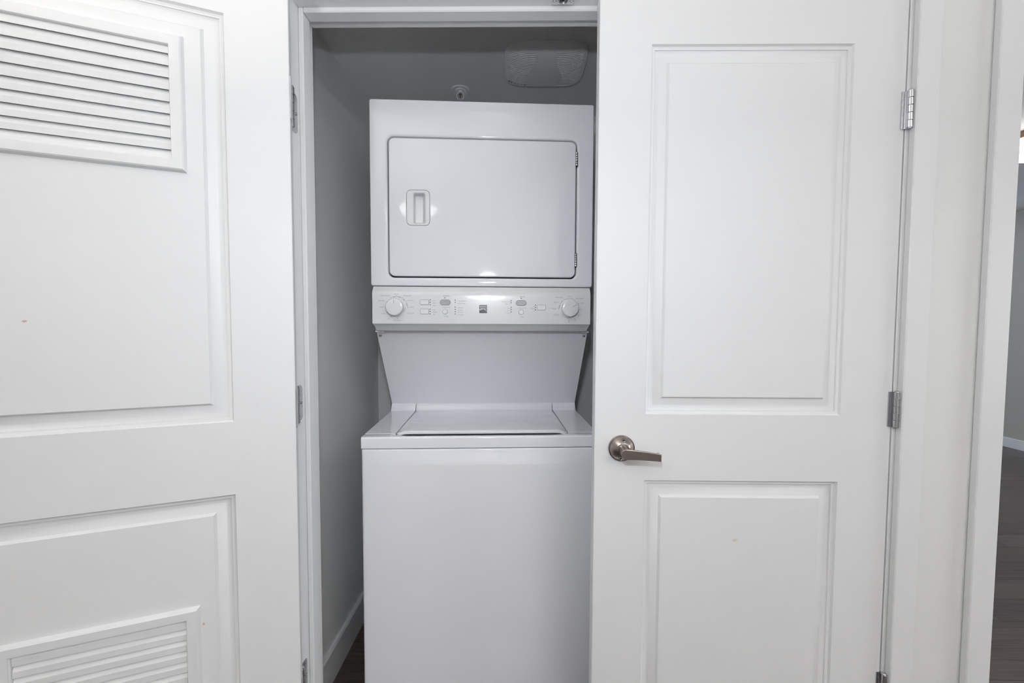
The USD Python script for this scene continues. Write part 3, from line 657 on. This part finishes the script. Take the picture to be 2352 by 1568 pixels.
for a_ in (0.06, W - 0.06):
    for b in (-0.03, BACK - 0.06): obj("foot", cyl((a_, b, 0.0), (a_, b, 0.032), 0.02), "dark", wd, 40)

# ================================================================== CLOSET CEILING FITTINGS
vx, vy, vw, vd = 0.5860, 0.5640, 0.2960, 0.2560
fan = thing("exhaust_fan", "rounded gray plastic exhaust fan grille with curved slots on the closet ceiling", "fan grille", (vx, vy, CZ), math.radians(0.8))
def dome(x, y):
    """Drop of the grille's surface below the ceiling."""
    u, w_ = abs(2 * x / vw), abs(2 * y / vd); r = (u ** 4.5 + w_ ** 4.5) ** (1 / 4.5)
    return 0.010 + 0.016 * (1 - min(1.0, r) ** 2.4)
def se(t, k):
    c, s = math.cos(t), math.sin(t); e = 2 / 4.5
    return k * vw / 2 * math.copysign(abs(c) ** e, c), k * vd / 2 * math.copysign(abs(s) ** e, s)
tt = np.linspace(0, 2 * np.pi, 96, endpoint=False)
def vloop(k, z=None): return np.array([(*se(t, k), (-dome(*se(t, k)) if z is None else z)) for t in tt])
fm = loft([vloop(1.0, 0.0), vloop(1.0, -0.006), vloop(0.992, -0.0100), vloop(0.975, -0.0118), vloop(0.93), vloop(0.895), vloop(0.885, -0.005)]); trimesh.repair.fix_normals(fm)
obj("grille_frame", fm, "vent", fan, 35)
obj("recess", loft([vloop(0.9, -0.0045), vloop(0.3, -0.0045)], cap1=True), "dark", fan, False)
def half(y):
    """Half width of the plain centre plate: a waist towards the door, a bulb towards the back wall."""
    t = (y + vd / 2) / vd
    return 0.036 + 0.030 * float(smoothstep((t - 0.28) / 0.40)) - 0.017 * float(smoothstep((t - 0.80) / 0.18))
ys = np.linspace(-vd / 2 * 0.90, vd / 2 * 0.90, 40); V, F = [], []
for i, y in enumerate(ys):
    for j in range(9):
        x = -half(y) + 2 * half(y) * j / 8; V.append((x, y, -dome(x, y) - 0.0004))
        if i and j: q = i * 9 + j; F += [(q - 10, q, q - 9), (q - 10, q - 1, q)]
    for x in (-half(y), half(y)): pass
pm = T(V, F)
side = []
for sgn in (-1, 1):
    side.append(loft([np.array([(sgn * half(y), y, -dome(half(y), y) - 0.0004) for y in ys]), np.array([(sgn * half(y), y, -0.0085) for y in ys])], close=False))
obj("centre_plate", cat_([pm] + side), "vent", fan, 35)
def xmax(y):
    w_ = abs(2 * y / vd) / 0.905
    return 0.905 * vw / 2 * max(0.0, 1 - w_ ** 4.5) ** (1 / 4.5)
y, yend, pitch = -vd / 2 * 0.70, vd / 2 * 0.84, 0.0083
for s_ in (-1, 1):
    obj("grille_lip", loft([np.array([(x, yy, -dome(x, yy)) for x in np.linspace(s_ * half(yy), s_ * xmax(yy), 10)]) for yy in np.linspace(-vd / 2 * 0.89, -vd / 2 * 0.72, 5)], close=False), "vent", fan, 35)
while y < yend:
    for s in (-1, 1):
        xs = np.linspace(half(y) * 0.97, xmax(y) * 1.0, 12)
        sec = []
        for x in xs:
            yc = y - 0.010 * ((x - half(y)) / 0.1) ** 2
            zc = -dome(x, min(max(yc, -vd / 2 * 0.9), vd / 2 * 0.9))
            sec.append(np.array([(s * x, yc - 0.0020, zc + 0.0085), (s * x, yc - 0.0020, zc), (s * x, yc + 0.0010, zc), (s * x, yc + 0.0010, zc + 0.0085)]))
        m = loft(sec, cap0=True, cap1=True); trimesh.repair.fix_normals(m)
        obj("slat", m, "vent", fan, 25)
    y += pitch

specks = []
for px_, py_, r_ in ((-0.130, 0.086, 0.0042), (-0.121, 0.092, 0.0034), (-0.108, 0.099, 0.0028), (-0.096, 0.103, 0.0022), (-0.083, 0.106, 0.0024), (-0.070, 0.108, 0.0030), (0.092, -0.035, 0.0018)):
    b = trimesh.creation.icosphere(subdivisions=1, radius=r_); b.vertices[:, 1] *= 0.45; b.vertices[:, 2] *= 0.25; b.apply_translation((px_, py_, -dome(px_, py_) - 0.0002)); specks.append(b)
tag(obj("grime_specks", cat_(specks), "dark", fan, False, kind="stuff"))

spx, spy = 0.2535, 0.7330
sk = thing("fire_sprinkler", "small white pendent fire sprinkler on the closet ceiling above the dryer", "sprinkler", (spx, spy, CZ))
def spun(prof, n=40): m = lathe_z((0, 0, 0), prof, n); trimesh.repair.fix_normals(m); return m
obj("escutcheon", spun([(0.0385, 0.0), (0.0385, -0.0022), (0.0365, -0.0040), (0.0330, -0.0044), (0.0240, -0.0030), (0.0235, -0.0030), (0.0225, -0.0062), (0.0205, -0.0078), (0.0160, -0.0070), (0.0120, -0.0050)]), "sprinkler", sk, 30)
obj("body", spun([(0.0098, -0.004), (0.0098, -0.0105), (0.0075, -0.0125), (0.004, -0.0125)], 6), "sprinkler", sk, 30)
def arm(s):
    pts = [(0.0060, -0.0105), (0.0125, -0.0130), (0.0140, -0.0200), (0.0137, -0.0290), (0.0110, -0.0355), (0.0035, -0.0385)]
    return [cyl((s * a_[0], 0, a_[1]), (s * b[0], 0, b[1]), 0.0022, 10) for a_, b in zip(pts[:-1], pts[1:])] + [trimesh.creation.icosphere(subdivisions=1, radius=0.0022).apply_translation((s * p[0], 0, p[1])) for p in pts]
obj("frame_arm", cat_(arm(-1)), "sprinkler", sk, 40); obj("frame_arm", cat_(arm(1)), "sprinkler", sk, 40)
obj("fusible_link", cat_([cyl((-0.0005, 0, -0.0125), (0.0, 0, -0.0365), 0.0022, 12), box(-0.0060, 0.0060, -0.001, 0.001, -0.0185, -0.0140)]), "brass", sk, 40)
obj("deflector", spun([(0.0035, -0.0375), (0.0120, -0.0390), (0.0122, -0.0400), (0.002, -0.0402)], 24), "sprinkler", sk, 30)

# ================================================================== LAMPS
lp = thing("ceiling_lamp", "round white dome ceiling lamp behind the camera", "lamp", (-0.17, -2.72, HZ))
obj("lamp_base", spun([(0.215, 0.0), (0.215, -0.018), (0.205, -0.024), (0.19, -0.024)], 48), "trim", lp, 30)
obj("lamp_dome", spun([(0.195, -0.024), (0.192, -0.040), (0.170, -0.066), (0.12, -0.088), (0.05, -0.098)], 48), "glow", lp, 60)
for (lx, ly), lab in (((-0.35, -1.40), "slim added fill lamp with a white uplighter bowl, unseen behind the camera, left one"), ((2.25, -2.65), "slim added fill lamp with a white uplighter bowl, unseen near the rear window")):
    fl_ = thing("floor_lamp", lab, "lamp", (lx, ly, 0))  # body of an added fill uplighter, out of view, for soft overhead light
    obj("lamp_foot", spun([(0.135, 0.0), (0.135, 0.012), (0.125, 0.020), (0.02, 0.026)], 40), "steel_dark", fl_, 30)
    obj("pole", cyl((0, 0, 0.02), (0, 0, 1.62), 0.011), "steel_dark", fl_, 40)
    obj("bowl", spun([(0.150, 1.748), (0.153, 1.744), (0.140, 1.69), (0.095, 1.64), (0.03, 1.615)], 40), "trim", fl_, 40)
bl = thing("kitchen_light", "bright box ceiling light with a brown wooden rim in the far room", "lamp", (3.72, 1.06, HZ))
obj("wooden_rim", cat_([box(-0.20, 0.20, -0.62, -0.59, -0.038, 0), box(-0.20, 0.20, 0.59, 0.62, -0.038, 0), box(-0.20, -0.17, -0.59, 0.59, -0.038, 0), box(0.17, 0.20, -0.59, 0.59, -0.038, 0)]), "bronze", bl, False)
obj("diffuser", cbox(-0.196, 0.196, -0.60, 0.60, -0.172, -0.036, 0.012), "glow_box", bl, False)
